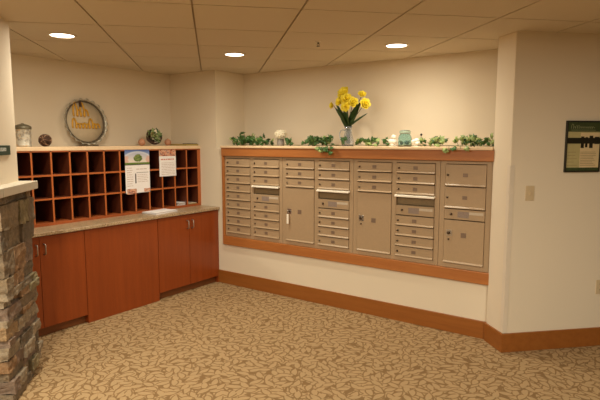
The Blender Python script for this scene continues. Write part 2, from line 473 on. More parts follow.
# ------------------------------------------------------------------ cabinets
def handle(parent, y, z0, z1):
    m = MB(); x = XF+.032
    m.tube([(XF-.002, y, z0+.012), (x-.008, y, z0+.012), (x, y, z0+.02), (x, y, z1-.02), (x-.008, y, z1-.012), (XF-.002, y, z1-.012)], .0055, 8)
    m.build('handle', M['steel'], parent)['label'] = 'steel bar handle'
def cabinet(y0, y1, label, hs):
    r = thing('base_cabinet', ((XL+XF)/2, (y0+y1)/2, 0), label, 'cabinet')
    m = MB().box(XL+.004, XF-.021, y0+.001, y1-.001, .08, .858)
    m.build('carcass', M['cherry'], r, bevel=.002)
    B(XL+.004, XF-.045, y0+.001, y1-.001, 0, .08).build('toe_kick', M['cherry_dark'], r)
    mid = (y0+y1)/2
    for a, b, hy in ((y0+.002, mid-.0015, mid-.034), (mid+.0015, y1-.002, mid+.034)):
        d = B(XF-.02, XF, a, b, .078, .852).build('door', M['cherry'], r, bevel=.002)
        handle(d, hy, .69, .80)
    return r
cabinet(1.742, 2.55, 'cherry base cabinet next to the stone pillar, with pale bar handles at its left', 'l')
pn = MB().box(XL+.01, XF-.001, 2.553, 3.357, .0, .857)
tag(pn.build('cabinet_panel', M['cherry'], bevel=.002), 'plain cherry panel reaching the carpet, between the two base cabinets', 'panel')
cabinet(3.36, 4.207, 'cherry two-door base cabinet in the corner beside the mailboxes, two handles in its middle', 'r')
fill = B(XL+.004, XF-.004, 4.209, YW-.002, 0, .857)
tag(fill.build('filler_strip', M['cherry'], bevel=.001), 'narrow cherry filler strip between right cabinet and wall', 'filler')
ct = MB().box(XL+.002, XF+.022, 1.72, YW-.002, .858, .887)
tag(ct.build('countertop', M['granite'], bevel=.004), 'speckled tan countertop running over the cherry cabinets', 'countertop')

# ------------------------------------------------------------------ pigeonhole shelf
CX = -4.418; CB = XL+.004; pitch = .1758; Y1 = YW-.002
cz0, cz1 = .887, LZ-.036
r = thing('pigeonhole_shelf', ((CX+CB)/2, 3, .887), 'cherry pigeonhole mail shelf with three rows of open slots, on the countertop', 'shelf')
yd = [4.197-pitch*i for i in range(0, 15)]
B(CB, CX, yd[-1]-.008, Y1, LZ-.036, LZ).build('top', M['ledge'], r, bevel=.004)['label'] = 'cream top board'
B(CB, CX-.004, yd[-1]-.008, Y1, cz0, cz0+.024).build('bottom_board', M['cubby_h'], r, bevel=.001)
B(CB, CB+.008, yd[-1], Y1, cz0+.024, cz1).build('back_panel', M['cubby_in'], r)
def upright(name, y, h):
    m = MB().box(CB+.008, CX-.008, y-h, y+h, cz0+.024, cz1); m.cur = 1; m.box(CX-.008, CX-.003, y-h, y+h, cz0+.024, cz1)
    return m.build(name, [M['cubby'], M['lit_edge']], r)
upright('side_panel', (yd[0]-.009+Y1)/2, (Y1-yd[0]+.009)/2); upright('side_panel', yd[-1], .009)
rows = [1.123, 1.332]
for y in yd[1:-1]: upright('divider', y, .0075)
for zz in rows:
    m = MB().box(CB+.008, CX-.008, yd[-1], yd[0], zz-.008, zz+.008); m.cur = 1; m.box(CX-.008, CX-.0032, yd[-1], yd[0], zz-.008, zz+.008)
    m.build('shelf_board', [M['cubby'], M['lit_edge']], r)
B(CX-.024, CX-.003, yd[-1]-.008, Y1, cz1-.012, cz1).build('top_rail', M['cubby_h'], r, bevel=.001)

# ------------------------------------------------------------------ mailboxes
YM = 4.230                                   # face of the mailbox frames
ZT, PI_ = 1.447, .0937
cols = [(-4.005, -3.65), (-3.607, -3.253), (-3.168, -2.812), (-2.768, -2.412), (-2.326, -1.975), (-1.931, -1.573), (-1.486, -1.146)]
def zr(i): return ZT-PI_*i
def bar(mb, x0, x1, z0, z1, y=YM, d=.03): return mb.box(x0, x1, y, y+d, z0, z1)
def lock(parent, x, z, y, rr=.0095, mat='lock'):
    mt = Matrix.Translation((x, y, z)) @ Matrix.Rotation(pi/2, 4, 'X')
    MB().lathe([(rr, 0), (rr, .006), (rr*.7, .008), (rr*.7, .0085)], n=12, mtx=mt).build('lock', M[mat], parent)
def pnum(parent, x, z, y, w=.04, h=.03):
    B(x-w/2, x+w/2, y-.0015, y+.001, z-h/2, z+h/2).build('number_plate', M['plate'], parent, bevel=.0006)
GAPZ = .0045
def door(r, c, i0, i1, kind='mailbox'):
    x0, x1 = cols[c]; z1 = zr(i0)-GAPZ; z0 = zr(i1)+GAPZ; yf = YM-.006
    m = MB(); m.box(x0+.003, x1-.003, yf, YM+.012, z0, z1)
    if kind != 'label':                        # lip folded out along the top edge
        yb = yf+.003; a, b = x0+.003, x1-.003
        m.hexa([Vector(p) for p in ((a, yf-.010, z0), (b, yf-.010, z0), (b, yb, z0), (a, yb, z0), (a, yf-.010, z0+.005), (b, yf-.010, z0+.005), (b, yb, z0+.019), (a, yb, z0+.019))])
    d = m.build({'mailbox': 'mailbox_door', 'parcel': 'parcel_door', 'label': 'access_panel'}[kind], M['beige'], r, bevel=.0015)
    w = x1-x0; zc = (z0+z1)/2
    if kind == 'mailbox':
        lock(d, x0+.024 if c else x0+.03, zc, yf); pnum(d, x0+w*.5, zc+.002, yf)
    elif kind == 'parcel':
        zl = z1-(z1-z0)*.44 if c != 6 else z1-(z1-z0)*.30
        B(x0+.022, x0+.075, yf-.002, yf+.001, zl-.028, zl+.026).build('lock_plate', M['hood' if 0 else 'steel'], d, bevel=.001)
        lock(d, x0+.046, zl, yf-.002, .014, 'lock'); pnum(d, x0+w*.5, zl-(.012 if c != 2 else 0), yf, .045, .042)
        if c != 2: lock(d, x0+.046, zl-.055, yf, .008)
    else:
        lock(d, x0+.062, zc, yf, .011)
        B(x0+w*.34, x0+w*.62, yf-.001, yf+.001, zc-.025, zc+.025).build('sticker', M['sticker'], d)
        B(x0+w*.62, x0+w*.96, yf-.001, yf+.001, zc+.004, zc+.026).build('paper_strip', M['white_strip'], d)
    return d
def slot(r, c, i):
    x0, x1 = cols[c]; z1 = zr(i)-.002; z0 = zr(i+1)+.004
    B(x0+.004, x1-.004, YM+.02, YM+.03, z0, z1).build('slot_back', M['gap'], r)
    m = MB().hexa([Vector(p) for p in ((x0-.006, YM-.030, z1-.020), (x1+.004, YM-.030, z1-.020), (x1+.004, YM+.012, z1-.008), (x0-.006, YM+.012, z1-.008),
                                     (x0-.006, YM-.030, z1-.006), (x1+.004, YM-.030, z1-.006), (x1+.004, YM+.012, z1+.004), (x0-.006, YM+.012, z1+.004))])
    m.build('slot_lip', M['hood'], r, bevel=.0015)['label'] = 'lip over the mail slot, light from above put into its pale colour'
def unit(x0, x1, cs, label):
    r = thing('mailbox_unit', ((x0+x1)/2, YM+.2, .5655), label, 'mailboxes')
    m = MB(); zb, zt = .5655, 1.4725
    m.box(x0+.001, x1-.001, YM+.035, YM+.36, zb, zt)
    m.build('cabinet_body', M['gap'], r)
    f = MB()
    xs = [x0+.0015]+[v for c in cs for v in cols[c]]+[x1-.0015]
    for i in range(0, len(xs), 2): bar(f, xs[i], xs[i+1], zb, zt, YM, .036)
    for c in cs:
        bar(f, cols[c][0], cols[c][1], zr(0)+.001, zt, YM, .036); bar(f, cols[c][0], cols[c][1], zb, zr(9)-.001, YM, .036)
    f.build('frame', M['beige_frame'], r, bevel=.001)
    for c in cs:
        if c == 0:
            for i in range(9): door(r, c, i, i+1)
        elif c in (1, 3, 5):
            for i in (0, 1, 2, 5, 6, 7, 8): door(r, c, i, i+1)
            slot(r, c, 3); door(r, c, 4, 5, 'label')
        elif c in (2, 4):
            for i in range(3): door(r, c, i, i+1)
            door(r, c, 3, 9, 'parcel')
        else:
            door(r, c, 0, 2); door(r, c, 2, 4); door(r, c, 4, 5, 'label'); door(r, c, 5, 9, 'parcel')
    return r
unit(-4.028, -3.21, (0, 1), 'leftmost beige mailbox unit, its first column nine small doors and no parcel locker')
unit(-3.21, -2.369, (2, 3), 'beige mailbox unit with a key hanging from its tall parcel locker, below the white flower')
unit(-2.369, -1.53, (4, 5), 'third beige mailbox unit, tall parcel locker at its left half, below the teal jar')
unit(-1.53, -1.098, (6,), 'narrow single-column mailbox unit with two larger doors, beside the pier')
# key in the parcel lock
kx, ky = cols[2][0]+.046, YM-.0175
kzl = (zr(3)-GAPZ)-((zr(3)-GAPZ)-(zr(9)+GAPZ))*.44
kk = thing('key', (kx, ky, kzl-.13), 'silver key with a long tag hanging in the parcel locker lock', 'key')
mk = MB(); mk.tube([(kx, ky+.003, kzl), (kx, ky-.012, kzl)], .004, 8)
mk.lathe([(.012, -.0012), (.012, .0012)], n=16, mtx=Matrix.Translation((kx, ky-.014, kzl)) @ Matrix.Rotation(pi/2, 4, 'Y') @ Matrix.Rotation(0, 4, 'X'))
mk.build('key_blade', M['steel'], kk)
MB().tube([(kx+.011*sin(a), ky-.014, kzl-.018+.013*cos(a)) for a in [2*pi*i/16 for i in range(16)]], .0012, 6, True).build('ring', M['steel'], kk)
B(kx-.013, kx+.011, ky-.016, ky-.012, kzl-.13, kzl-.03).build('tag', M['hood'], kk, bevel=.001)

# ------------------------------------------------------------------ papers
def rows_of_ink(mb, x, y0, y1, z0, z1, n, h, seed):
    q = random.Random(seed)
    for i in range(n):
        zz = z1-(z1-z0)*(i+.5)/n; a = y0
        while a < y1-.01:
            b = min(y1, a+q.uniform(.012, .05)); mb.box(x, x+.0006, a, b, zz-h/2, zz+h/2); a = b+.006
XP = -4.4165
fy = thing('wall_calendar', (XP, 3.345, 1.093), 'large white sheet with landscape picture on top, hung over the pigeonholes', 'calendar')
B(XP, XP+.003, 3.197, 3.497, 1.105, 1.395).build('page', M['paper'], fy)
B(XP, XP+.004, 3.197, 3.497, 1.392, 1.548).build('picture', M['landscape'], fy)['label'] = 'landscape print with a round tree'
m = MB(); rows_of_ink(m, XP+.003, 3.215, 3.285, 1.17, 1.375, 9, .006, 3); rows_of_ink(m, XP+.003, 3.34, 3.475, 1.21, 1.30, 5, .005, 4)
rows_of_ink(m, XP+.003, 3.33, 3.475, 1.335, 1.365, 1, .008, 5)
m.build('lettering', M['inkgrey'], fy)
m = MB().box(XP+.003, XP+.0042, 3.312, 3.325, 1.205, 1.305); m.box(XP+.003, XP+.0038, 3.33, 3.48, 1.312, 1.316); m.build('black_mark', M['ink'], fy)
m = MB()
m.box(XP+.0005, XP+.0036, 3.21, 3.325, 1.096, 1.15)
m.box(XP+.0005, XP+.0036, 3.42, 3.495, 1.108, 1.145); m.build('small_pictures', M['collage'], fy)
fz = thing('flyer', (XP, 3.74, 1.255), 'smaller white flyer with a photo band on top, hung right of the landscape sheet', 'flyer')
B(XP, XP+.0025, 3.628, 3.858, 1.256, 1.48).build('page', M['paper'], fz)
B(XP, XP+.003, 3.628, 3.858, 1.476, 1.545).build('picture', M['collage'], fz)
m = MB(); rows_of_ink(m, XP+.0025, 3.655, 3.835, 1.27, 1.41, 8, .005, 8); m.build('lettering', M['inkgrey'], fz)
m = MB(); rows_of_ink(m, XP+.0025, 3.65, 3.83, 1.425, 1.455, 1, .013, 9); m.build('heading', M['inkred'], fz)
# papers on the counter and in the slots
pm = MB(); q = random.Random(5)
for i in range(9):
    a = radians(-30+q.uniform(-2, 2)); mt = Matrix.Translation((-4.306+q.uniform(-.004, .004), 3.53+q.uniform(-.004, .004), .8875+i*.002)) @ Matrix.Rotation(radians(5)+q.uniform(-.02, .02), 4, 'Z')
    pm.box(-.10, .10, -.155, .155, 0, .0018, mt)
tag(pm.build('paper_stack', M['paper'], bevel=0), 'loose stack of white papers lying on the countertop', 'papers')
def leafmail(y, name, label, mats, tilt, n=3):
    m = MB()
    for i in range(n):
        m.cur = i % len(mats)
        mt = Matrix.Translation((CX-.13, y, .9125+i*.0062)) @ Matrix.Rotation(radians(tilt+i*3), 4, 'Z')
        m.box(-.115, .115, -.062, .062, 0, .006, mt)
    tag(m.build(name, mats, bevel=.001), label, 'mail')
leafmail(yd[1]-pitch/2, 'magazine', 'white magazine lying in the bottom slot, second from the right end', [M['paper'], M['sticker']], 2, 5)
leafmail(yd[0]-pitch/2, 'folded_letter', 'thin pale letter in the bottom right corner slot', [M['olive'], M['white_strip']], -2, 2)

# ------------------------------------------------------------------ things on the pigeonhole shelf
c = (-4.70, 2.345, LZ)
r = thing('tin_canister', c, 'pale floral tin canister with a grey lid, beside the front wall', 'canister')
MB().lathe([(.064, 0), (.068, .004), (.069, .01), (.067, .014), (.067, .15), (.069, .154), (.067, .16)], c, 32).build('body', M['tin'], r)
MB().lathe([(.0715, .155), (.0725, .158), (.0725, .178), (.066, .184), (.04, .197), (.018, .202), (.012, .204), (.012, .208), (0, .209)], c, 32).build('lid', M['tinlid'], r)
c = Vector((-4.70, 2.545, LZ+.058))
r = thing('twig_ball', (c.x, c.y, LZ), 'small dark woven twig ball next to the tin canister', 'ball')
m = MB(); m2 = MB(); q = random.Random(11)
m.ball(c, .044, 10)
for i in range(30):
    ax = Vector((q.gauss(0, 1), q.gauss(0, 1), q.gauss(0, 1))).normalized(); a = ax.orthogonal().normalized(); b = ax.cross(a)
    off = q.uniform(-.028, .028); R = sqrt(.0535**2-off**2)
    pts = [c+ax*off+(a*cos(t)+b*sin(t))*(R+q.uniform(-.0015, .0015)) for t in [2*pi*k/22 for k in range(22)]]
    (m2 if i % 5 == 0 else m).tube(pts, .0042, 6, True)
m.build('twigs', M['twig'], r); m2.build('pale_twigs', M['twig_pale'], r)['label'] = 'pale twigs'

# round bottle cap sign, leaning on the wall
scn = Vector((-4.845, 3.075, LZ))
r = thing('round_sign', scn, 'round metal bottle-cap sign with gold lettering leaning against the wall', 'sign')
RS = .213
T = Matrix.Translation(scn+Vector((.0, 0, .0))) @ Matrix.Rotation(radians(-8), 4, 'Y') @ Matrix.Translation((0, 0, RS+.035)) @ Matrix.Rotation(pi/2, 4, 'Y')
# local: z = towards the room, x = down (after rotation), y = along the wall
MB().lathe([(0, -.012), (RS-.004, -.012), (RS-.004, .002), (0, .002)], n=64, mtx=T).build('face', M['signface'], r)
MB().tube([T @ Vector((RS*cos(a), RS*sin(a), .006)) for a in [2*pi*k/72 for k in range(72)]], .0095, 8, True).build('rim', M['ring'], r)
m = MB(); N = 168; vs = []; fs = []
for k in range(N):
    a = 2*pi*k/N; w = .5+.5*cos(a*21)
    for rr, zz in ((RS+.004, -.012), (RS+.010+.004*w, .006), (RS+.016+.016*w, .024), (RS+.014+.016*w, .028), (RS+.002, .008)):
        vs.append(T @ Vector((rr*cos(a), rr*sin(a), zz)))
for k in range(N):
    j = (k+1) % N
    for i in range(5): fs.append((k*5+i, k*5+(i+1) % 5, j*5+(i+1) % 5, j*5+i))
m.add(vs, fs, True); m.build('scalloped_edge', M['sil'], r)['label'] = 'silver scalloped edge'
def script(mb, T, u0, u1, v, h, n, seed, rad, tall=(), loops=True):
    # illegible brush script: a running stroke of n letter-like loops, u along, v up
    q = random.Random(seed); pts = []
    for i in range(n):
        u = u0+(u1-u0)*(i+.5)/n; w = (u1-u0)/n; hh = h*(1.9 if i in tall else q.uniform(.85, 1.05))
        for t in range(12):
            a = 2*pi*t/12
            pts.append(T @ Vector((-(v+hh*.5-hh*.5*cos(a)), u-w*.32*sin(a)+w*(t/12-.5), .006)))
    mb.tube(pts, rad, 6)
for args in ((-.12, .035, .055, .075, 4, 3, .0095, (0, 2)), (-.145, .15, -.065, .052, 8, 7, .0095, (0, 5))):
    m = MB(); script(m, T, *args); m.build('lettering', M['gold'], r)['label'] = 'gold brush lettering'
m = MB(); m.box(-.212, -.15, -.05, -.03, .002, .02, T)
m.build('clip', M['twig'], r, bevel=.003)
MB().box(scn.x-.03, scn.x+.045, scn.y-.09, scn.y+.09, LZ, LZ+.012).build('stand', M['ring'], r, bevel=.003)

# leaf helpers
IVY = [(0, 0), (.30, -.16), (.52, .10), (.36, .28), (.42, .56), (.16, .62), (0, 1.0), (-.16, .62), (-.42, .56), (-.36, .28), (-.52, .10), (-.30, -.16)]
def ivy_leaf(mb, p, d, up, s, fold=.18):
    d = d.normalized(); x = d.cross(up)
    if x.length < 1e-3: x = d.orthogonal()
    x.normalize(); nrm = x.cross(d).normalized()
    vs = [p+x*(a*s)+d*(b*s)+nrm*(-abs(a)*fold*s-.12*b*b*s) for a, b in IVY]
    ctr = p+d*(.32*s)
    vs.append(ctr); k = len(IVY)
    mb.add(vs, [(i, (i+1) % k, k) for i in range(k)], True)
def strap(mb, p, dirs, w, n=8, bend=Vector((0, 0, -.1))):
    vs = []; fs = []; L = dirs.length; d = dirs.normalized(); x = d.cross(Vector((.3, 1, .2))).normalized()
    for i in range(n+1):
        t = i/n; c = p+dirs*t+bend*(t*t); ww = w*(sin(pi*min(1, t*.88+.12))**.7)
        nn = d.cross(x)
        vs += [c-x*ww*.5+nn*ww*.12, c-nn*ww*.05, c+x*ww*.5+nn*ww*.12]
    for i in range(n):
        for j in range(2): fs.append((i*3+j, i*3+j+1, i*3+j+4, i*3+j+3))
    mb.add(vs, fs, True)

# basket with greenery
bc = Vector((-4.70, 3.80, LZ))
r = thing('vine_basket', bc, 'round dark vine basket filled with grey-green leaves, between two pink balls', 'basket')
m = MB(); q = random.Random(21)
bo = bc+Vector((0, 0, .100)); ax = Vector((.80, -.42, .36)).normalized(); e1 = Vector((0, 0, 1)).cross(ax).normalized(); e2 = ax.cross(e1)
for i in range(16):                      # thick twisted vine ring, tipped back so that its mouth faces the room
    ph = q.uniform(0, 6.28); tw = q.choice((1, 2, -1, -2)); rr = q.uniform(.004, .013); R0 = .080
    pts = []
    for k in range(30):
        a = 2*pi*k/30; b = a*tw+ph
        pts.append(bo+(e1*cos(a)+e2*sin(a))*(R0+rr*cos(b)-.002)+ax*(rr*sin(b)))
    m.tube(pts, .0038, 6, True)
m.build('vine_ring', M['twig'], r)
m = MB()
for i in range(8):                       # woven bowl behind the ring
    t = (i+.5)/8; R0 = .080*cos(t*1.45); d0 = -.066*sin(t*1.45)
    m.tube([bo+(e1*cos(a)+e2*sin(a))*R0+ax*d0 for a in [2*pi*k/26 for k in range(26)]], .0065, 6, True)
m.build('woven_bowl', M['twig'], r)
m = MB()
for i in range(60):
    a = q.gauss(.9, 1.3); el = q.uniform(0, 1.2); d = (ax*cos(el)+(e1*cos(a)+e2*sin(a))*sin(el)).normalized()
    m.cur = 0 if q.random() < .55 else (1 if q.random() < .5 else 2)
    p = bo+ax*.004+(e1*cos(a)+e2*sin(a))*(.072*sqrt(q.random()))
    ivy_leaf(m, p, d+Vector((q.uniform(-.4, .4), q.uniform(-.4, .4), q.uniform(-.2, .4))), ax+Vector((q.uniform(-.5, .5), q.uniform(-.5, .5), 0)), q.uniform(.03, .05))
m.build('foliage', [M['basketleaf'], M['leaf'], M['white_petal']], r, solid=.0012)
m = MB()
for i in range(14):
    a = q.uniform(-.9, 1.1); d = Vector((q.uniform(-.1, .3), sin(a), cos(a)*.8))
    strap(m, bo+Vector((0, q.uniform(-.03, .05), .045)), d*q.uniform(.04, .07), .012)
m.build('grass_blades', M['olive'], r, solid=.001)
for y, lab in ((3.63, 'dusky pink ball left of the vine basket'), (3.995, 'dusky pink ball right of the vine basket')):
    m = MB().ball((-4.70, y, LZ+.0385), .0385, 14, (1, 1, 1)); m.lathe([(.006, .074), (.005, .082), (0, .083)], (-4.70, y, LZ), 8)
    tag(m.build('pink_ball', M['pink']), lab, 'ball', 'pink balls on the pigeonhole shelf')
r = thing('folder', (-4.62, 4.06, LZ), 'flat olive folder lying at the right end of the pigeonhole shelf', 'folder')
B(-4.74, -4.44, 4.05, 4.226, LZ, LZ+.018).build('cover', M['olive'], r, bevel=.002)
B(-4.58, -4.45, 4.11, 4.222, LZ+.0182, LZ+.025).build('dark_cover', M['darkolive'], r, bevel=.002)

# ------------------------------------------------------------------ things on the ledge
def at(x, y, z=LZ): return Vector((x, y, z))
# ivy: clusters (x0, x1, height, number of leaves, pale share)
def garland(label, x0, x1, clusters, seed, hang):
    q = random.Random(seed)
    r = thing('ivy_garland', ((x0+x1)/2, 4.40, LZ), label, 'garland')
    pts = []; n = int((x1-x0)/.05)
    for i in range(n+1):
        x = x0+(x1-x0)*i/n; pts.append(Vector((x, 4.40+.05*sin(x*7)+q.uniform(-.015, .015), LZ+.006+.006*abs(sin(x*11)))))
    m = MB().tube(pts, .0028, 6)
    lf = MB()
    def sprig(base, tip, nl, pale, sz):
        mid = (base+tip)/2+Vector((q.uniform(-.01, .01), q.uniform(-.02, .02), .015))
        m.tube([base, mid, tip], .0018, 5)
        for k in range(nl):
            t = (k+.6)/nl; p = base.lerp(mid, t*2) if t < .5 else mid.lerp(tip, t*2-1)
            d = Vector((q.uniform(-1, 1), q.uniform(-1, .6), q.uniform(-.1, .9)))
            lf.cur = 1 if q.random() < pale else 0
            s = sz*q.uniform(.75, 1.2)
            p2 = p+d.normalized()*.008
            if p2.z < LZ+s*.2 and p2.y > YW-.04: p2.z = LZ+s*.25
            dd = Vector((d.x, d.y-.2, max(d.z, .02)))
            ivy_leaf(lf, p2, dd, Vector((q.uniform(-.5, .5), -1.1, q.uniform(.2, 1.0))), s)
    for (cx0, cx1, h, ns, pale, sz) in clusters:
        for k in range(ns):
            x = q.uniform(cx0, cx1); b = Vector((x, 4.40+q.uniform(-.09, .09), LZ+.008))
            sprig(b, b+Vector((q.uniform(-.05, .05), q.uniform(-.05, .05), h*q.uniform(.45, 1.0))), 5, pale, sz)
    for (hx, hz, nl, pale) in hang:
        b = Vector((hx, YW-.03, LZ+.012)); 
        m.tube([Vector((hx, 4.36, LZ+.006)), b, Vector((hx+.01, YW-.064, LZ-.005)), Vector((hx+.015, YW-.066, LZ-hz))], .0018, 5)
        for k in range(nl):
            lf.cur = 1 if q.random() < pale else 0
            p = Vector((hx+q.uniform(-.05, .06), YW-.066, LZ-hz*q.random()))
            ivy_leaf(lf, p, Vector((q.uniform(-.9, .9), -.35, q.uniform(-1, .1))), Vector((q.uniform(-.3, .3), -1, .4)), q.uniform(.035, .05))
    m.build('vine', M['vine'], r); lf.build('leaves', [M['leaf'], M['leaf_pale']], r, solid=.0008)
garland('dark green ivy garland along the left half of the ledge, up to the yellow flowers', -4.03, -2.47,
        [(-4.00, -3.985, .16, 2, .35, .05), (-4.02, -3.90, .05, 4, .5, .042), (-3.88, -3.80, .11, 7, .1, .05), (-3.78, -3.64, .085, 7, .2, .046), (-3.62, -3.58, .04, 2, .1, .038), (-3.50, -3.46, .06, 2, .1, .04),
         (-3.29, -3.23, .065, 3, .05, .042), (-3.10, -2.96, .05, 5, .1, .042), (-2.95, -2.72, .085, 12, .15, .05), (-2.60, -2.56, .06, 1, .2, .045)], 31,
        [(-2.76, .02, 2, .1), (-2.69, .045, 5, .15), (-2.61, .055, 6, .1)])
garland('paler variegated ivy garland along the right half of the ledge, reaching the pier', -2.46, -1.13,
        [(-2.46, -2.42, .08, 1, .6, .05), (-2.32, -2.26, .06, 3, .5, .05), (-2.19, -2.16, .07, 2, .5, .046), (-1.75, -1.70, .08, 2, .4, .042), (-1.68, -1.55, .06, 6, .55, .044), (-1.42, -1.30, .10, 8, .75, .046), (-1.28, -1.20, .04, 3, .6, .04), (-1.19, -1.16, .09, 2, .2, .045)], 47,
        [(-1.455, .035, 5, .35), (-1.36, .015, 1, .5)])
# white flower in a grey pot
pc = at(-3.385, 4.43)
r = thing('flower_pot', pc, 'small grey pot holding a ball of ivory blossoms', 'plant pot')
MB().lathe([(.0, 0), (.036, 0), (.040, .006), (.042, .03), (.038, .055), (.036, .066), (.040, .074), (.036, .078), (.031, .072), (.031, .05), (0, .05)], pc, 24).build('pot', M['greypot'], r)
m = MB(); q = random.Random(3); fc = pc+Vector((0, 0, .124))
for i in range(46):
    u = 1-1.55*(i+.5)/46; a = i*2.39996; R = sqrt(max(0, 1-u*u)); d = Vector((R*cos(a), R*sin(a), u))
    p = fc+Vector((d.x*.062, d.y*.062, d.z*.044)); t1 = d.orthogonal().normalized(); t2 = d.cross(t1)
    ph = q.uniform(0, 1)
    for k in range(4):
        b = ph+pi/2*k; e1 = t1*cos(b)+t2*sin(b); e2 = d.cross(e1)
        s = .018*q.uniform(.85, 1.15)
        vs = [p, p+e1*s*.6-e2*s*.5+d*.003, p+e1*s*1.15+d*.004, p+e1*s*.6+e2*s*.5+d*.003]
        m.add(vs, [(0, 1, 2, 3)], True)
m.ball(fc, .05, 10, (1.05, 1.05, .72))
m.build('blossom', M['white_petal'], r, solid=.0006)
m = MB()
for i in range(7):
    a = 2*pi*i/7; ivy_leaf(m, pc+Vector((.03*cos(a), .03*sin(a), .08)), Vector((cos(a), sin(a), -.1)), Vector((0, 0, 1)), .04)
m.build('leaves', M['leaf'], r, solid=.0008)

# glass pitcher with yellow flowers
gc = at(-2.565, 4.46)
r = thing('glass_pitcher', gc, 'clear glass pitcher with handle holding the yellow flowers', 'pitcher')
prof = [(0, 0), (.054, 0), (.062, .006), (.064, .02), (.061, .045), (.050, .085), (.040, .12), (.034, .15), (.036, .175), (.043, .195), (.040, .195), (.033, .176), (.031, .15), (.037, .12), (.047, .085), (.057, .045), (.058, .018), (.052, .010), (0, .010)]
MB().lathe(prof, gc, 32).build('body', M['glass'], r)
MB().tube([gc+Vector((-.036, 0, .155)), gc+Vector((-.06, 0, .163)), gc+Vector((-.085, 0, .155)), gc+Vector((-.098, 0, .13)), gc+Vector((-.098, 0, .095)), gc+Vector((-.086, 0, .065)), gc+Vector((-.066, 0, .045)), gc+Vector((-.0585, 0, .04))], .006, 10).build('handle', M['handle_glass'], r)
def bloom(m, c, d, R, seed, layers=3):
    q = random.Random(seed); d = d.normalized(); t1 = d.orthogonal().normalized(); t2 = d.cross(t1)
    for L_ in range(layers):
        n = 6 if L_ < 2 else 5
        op = 1.0-.34*L_                     # opening angle from the axis
        for k in range(n):
            a = 2*pi*(k+.5*L_)/n+q.uniform(-.15, .15)
            rad = t1*cos(a)+t2*sin(a); tan = d.cross(rad)
            vs = []; rows_ = 5
            for i in range(rows_+1):
                t = i/rows_; ang = op*(.55+.45*t); l = R*(1-.12*L_)*t
                cc = c+d*(l*cos(ang)+R*.08*L_)+rad*(l*sin(ang)); w = R*.52*sin(pi*min(1, .12+.80*t))+.002
                ru = R*.06*q.uniform(-1, 1)*t
                vs += [cc-tan*w+d*(R*.12*t+ru), cc-d*(R*.03*t), cc+tan*w+d*(R*.12*t-ru)]
            fs = [(i*3+j, i*3+j+1, i*3+j+4, i*3+j+3) for i in range(rows_) for j in range(2)]
            m.add(vs, fs, True)
neck = gc+Vector((0, 0, .16))
flw = [((-2.598, 4.44, 2.095), (-.1, -.8, .6), .078, 'topmost large yellow flower of the bouquet in the glass pitcher'),
       ((-2.620, 4.42, 2.020), (-.5, -.9, .4), .066, 'yellow flower just below the topmost one, at the left'),
       ((-2.555, 4.41, 2.035), (.2, -1, .4), .072, 'yellow flower in the middle of the bouquet'),
       ((-2.500, 4.43, 2.005), (.5, -.9, .3), .066, 'yellow flower right of the bouquet middle'),
       ((-2.548, 4.39, 1.965), (.1, -1, .1), .06, 'lowest yellow flower at the bouquet centre'),
       ((-2.425, 4.47, 2.075), (.5, -.6, .7), .050, 'small yellow flower at the upper right of the bouquet'),
       ((-2.385, 4.45, 1.990), (.8, -.7, .2), .066, 'large yellow flower at the far right of the bouquet'),
       ((-2.738, 4.45, 1.990), (-.9, -.5, .1), .044, 'yellow flower sticking out alone to the left')]
for i, (p, d, R, lab) in enumerate(flw):
    p = Vector(p); d = Vector(d)
    a = 2*pi*i/8; foot = gc+Vector((.018*cos(a), .018*sin(a), .02)); nk = neck+Vector((.017*cos(a+.4), .017*sin(a+.4), 0))
    r = thing('yellow_flower', foot, lab, 'flower', 'yellow flowers in the glass pitcher')
    m = MB(); m.tube([foot, nk, nk.lerp(p, .5)+Vector((0, 0, .015)), p-d.normalized()*R*.12], .0032, 7); m.build('stem', M['leaf_dark'], r)
    m = MB(); bloom(m, p-d.normalized()*R*.1, d, R, i); m.build('petals', M['yellow'], r, solid=.0008)
    m = MB(); dn = d.normalized(); mt = Matrix.Translation(p-dn*R*.05) @ dn.to_track_quat('Z', 'Y').to_matrix().to_4x4()
    m.lathe([(.006, 0), (.012, R*.25), (.019, R*.42), (.016, R*.42), (.009, R*.22), (0, R*.18)], n=14, mtx=mt); m.build('corona', M['yellow_deep'], r)
r = thing('leaf_bunch', gc+Vector((0, 0, .02)), 'bunch of dark green strap leaves standing in the glass pitcher', 'leaves')
m = MB(); q = random.Random(13)
tips = [(-2.70, 4.44, 2.035), (-2.685, 4.40, 1.99), (-2.65, 4.42, 1.97), (-2.40, 4.42, 2.045), (-2.43, 4.40, 2.02), (-2.47, 4.41, 1.975), (-2.58, 4.40, 1.98), (-2.62, 4.38, 1.94), (-2.53, 4.38, 1.95), (-2.35, 4.46, 1.925), (-2.44, 4.40, 1.90), (-2.56, 4.42, 1.92), (-2.60, 4.36, 1.90), (-2.52, 4.36, 1.90)]
for i, tp in enumerate(tips):
    a = 2*pi*i/len(tips); b = neck+Vector((.016*cos(a), .016*sin(a), .02))
    strap(m, b, Vector(tp)-b, .05 if i < 9 else .022, 9, Vector((0, 0, -.02)))
    m.tube([gc+Vector((.012*cos(a), .012*sin(a), .02)), b], .0018, 5)
m.build('leaves', M['leaf_dark'], r, solid=.001)

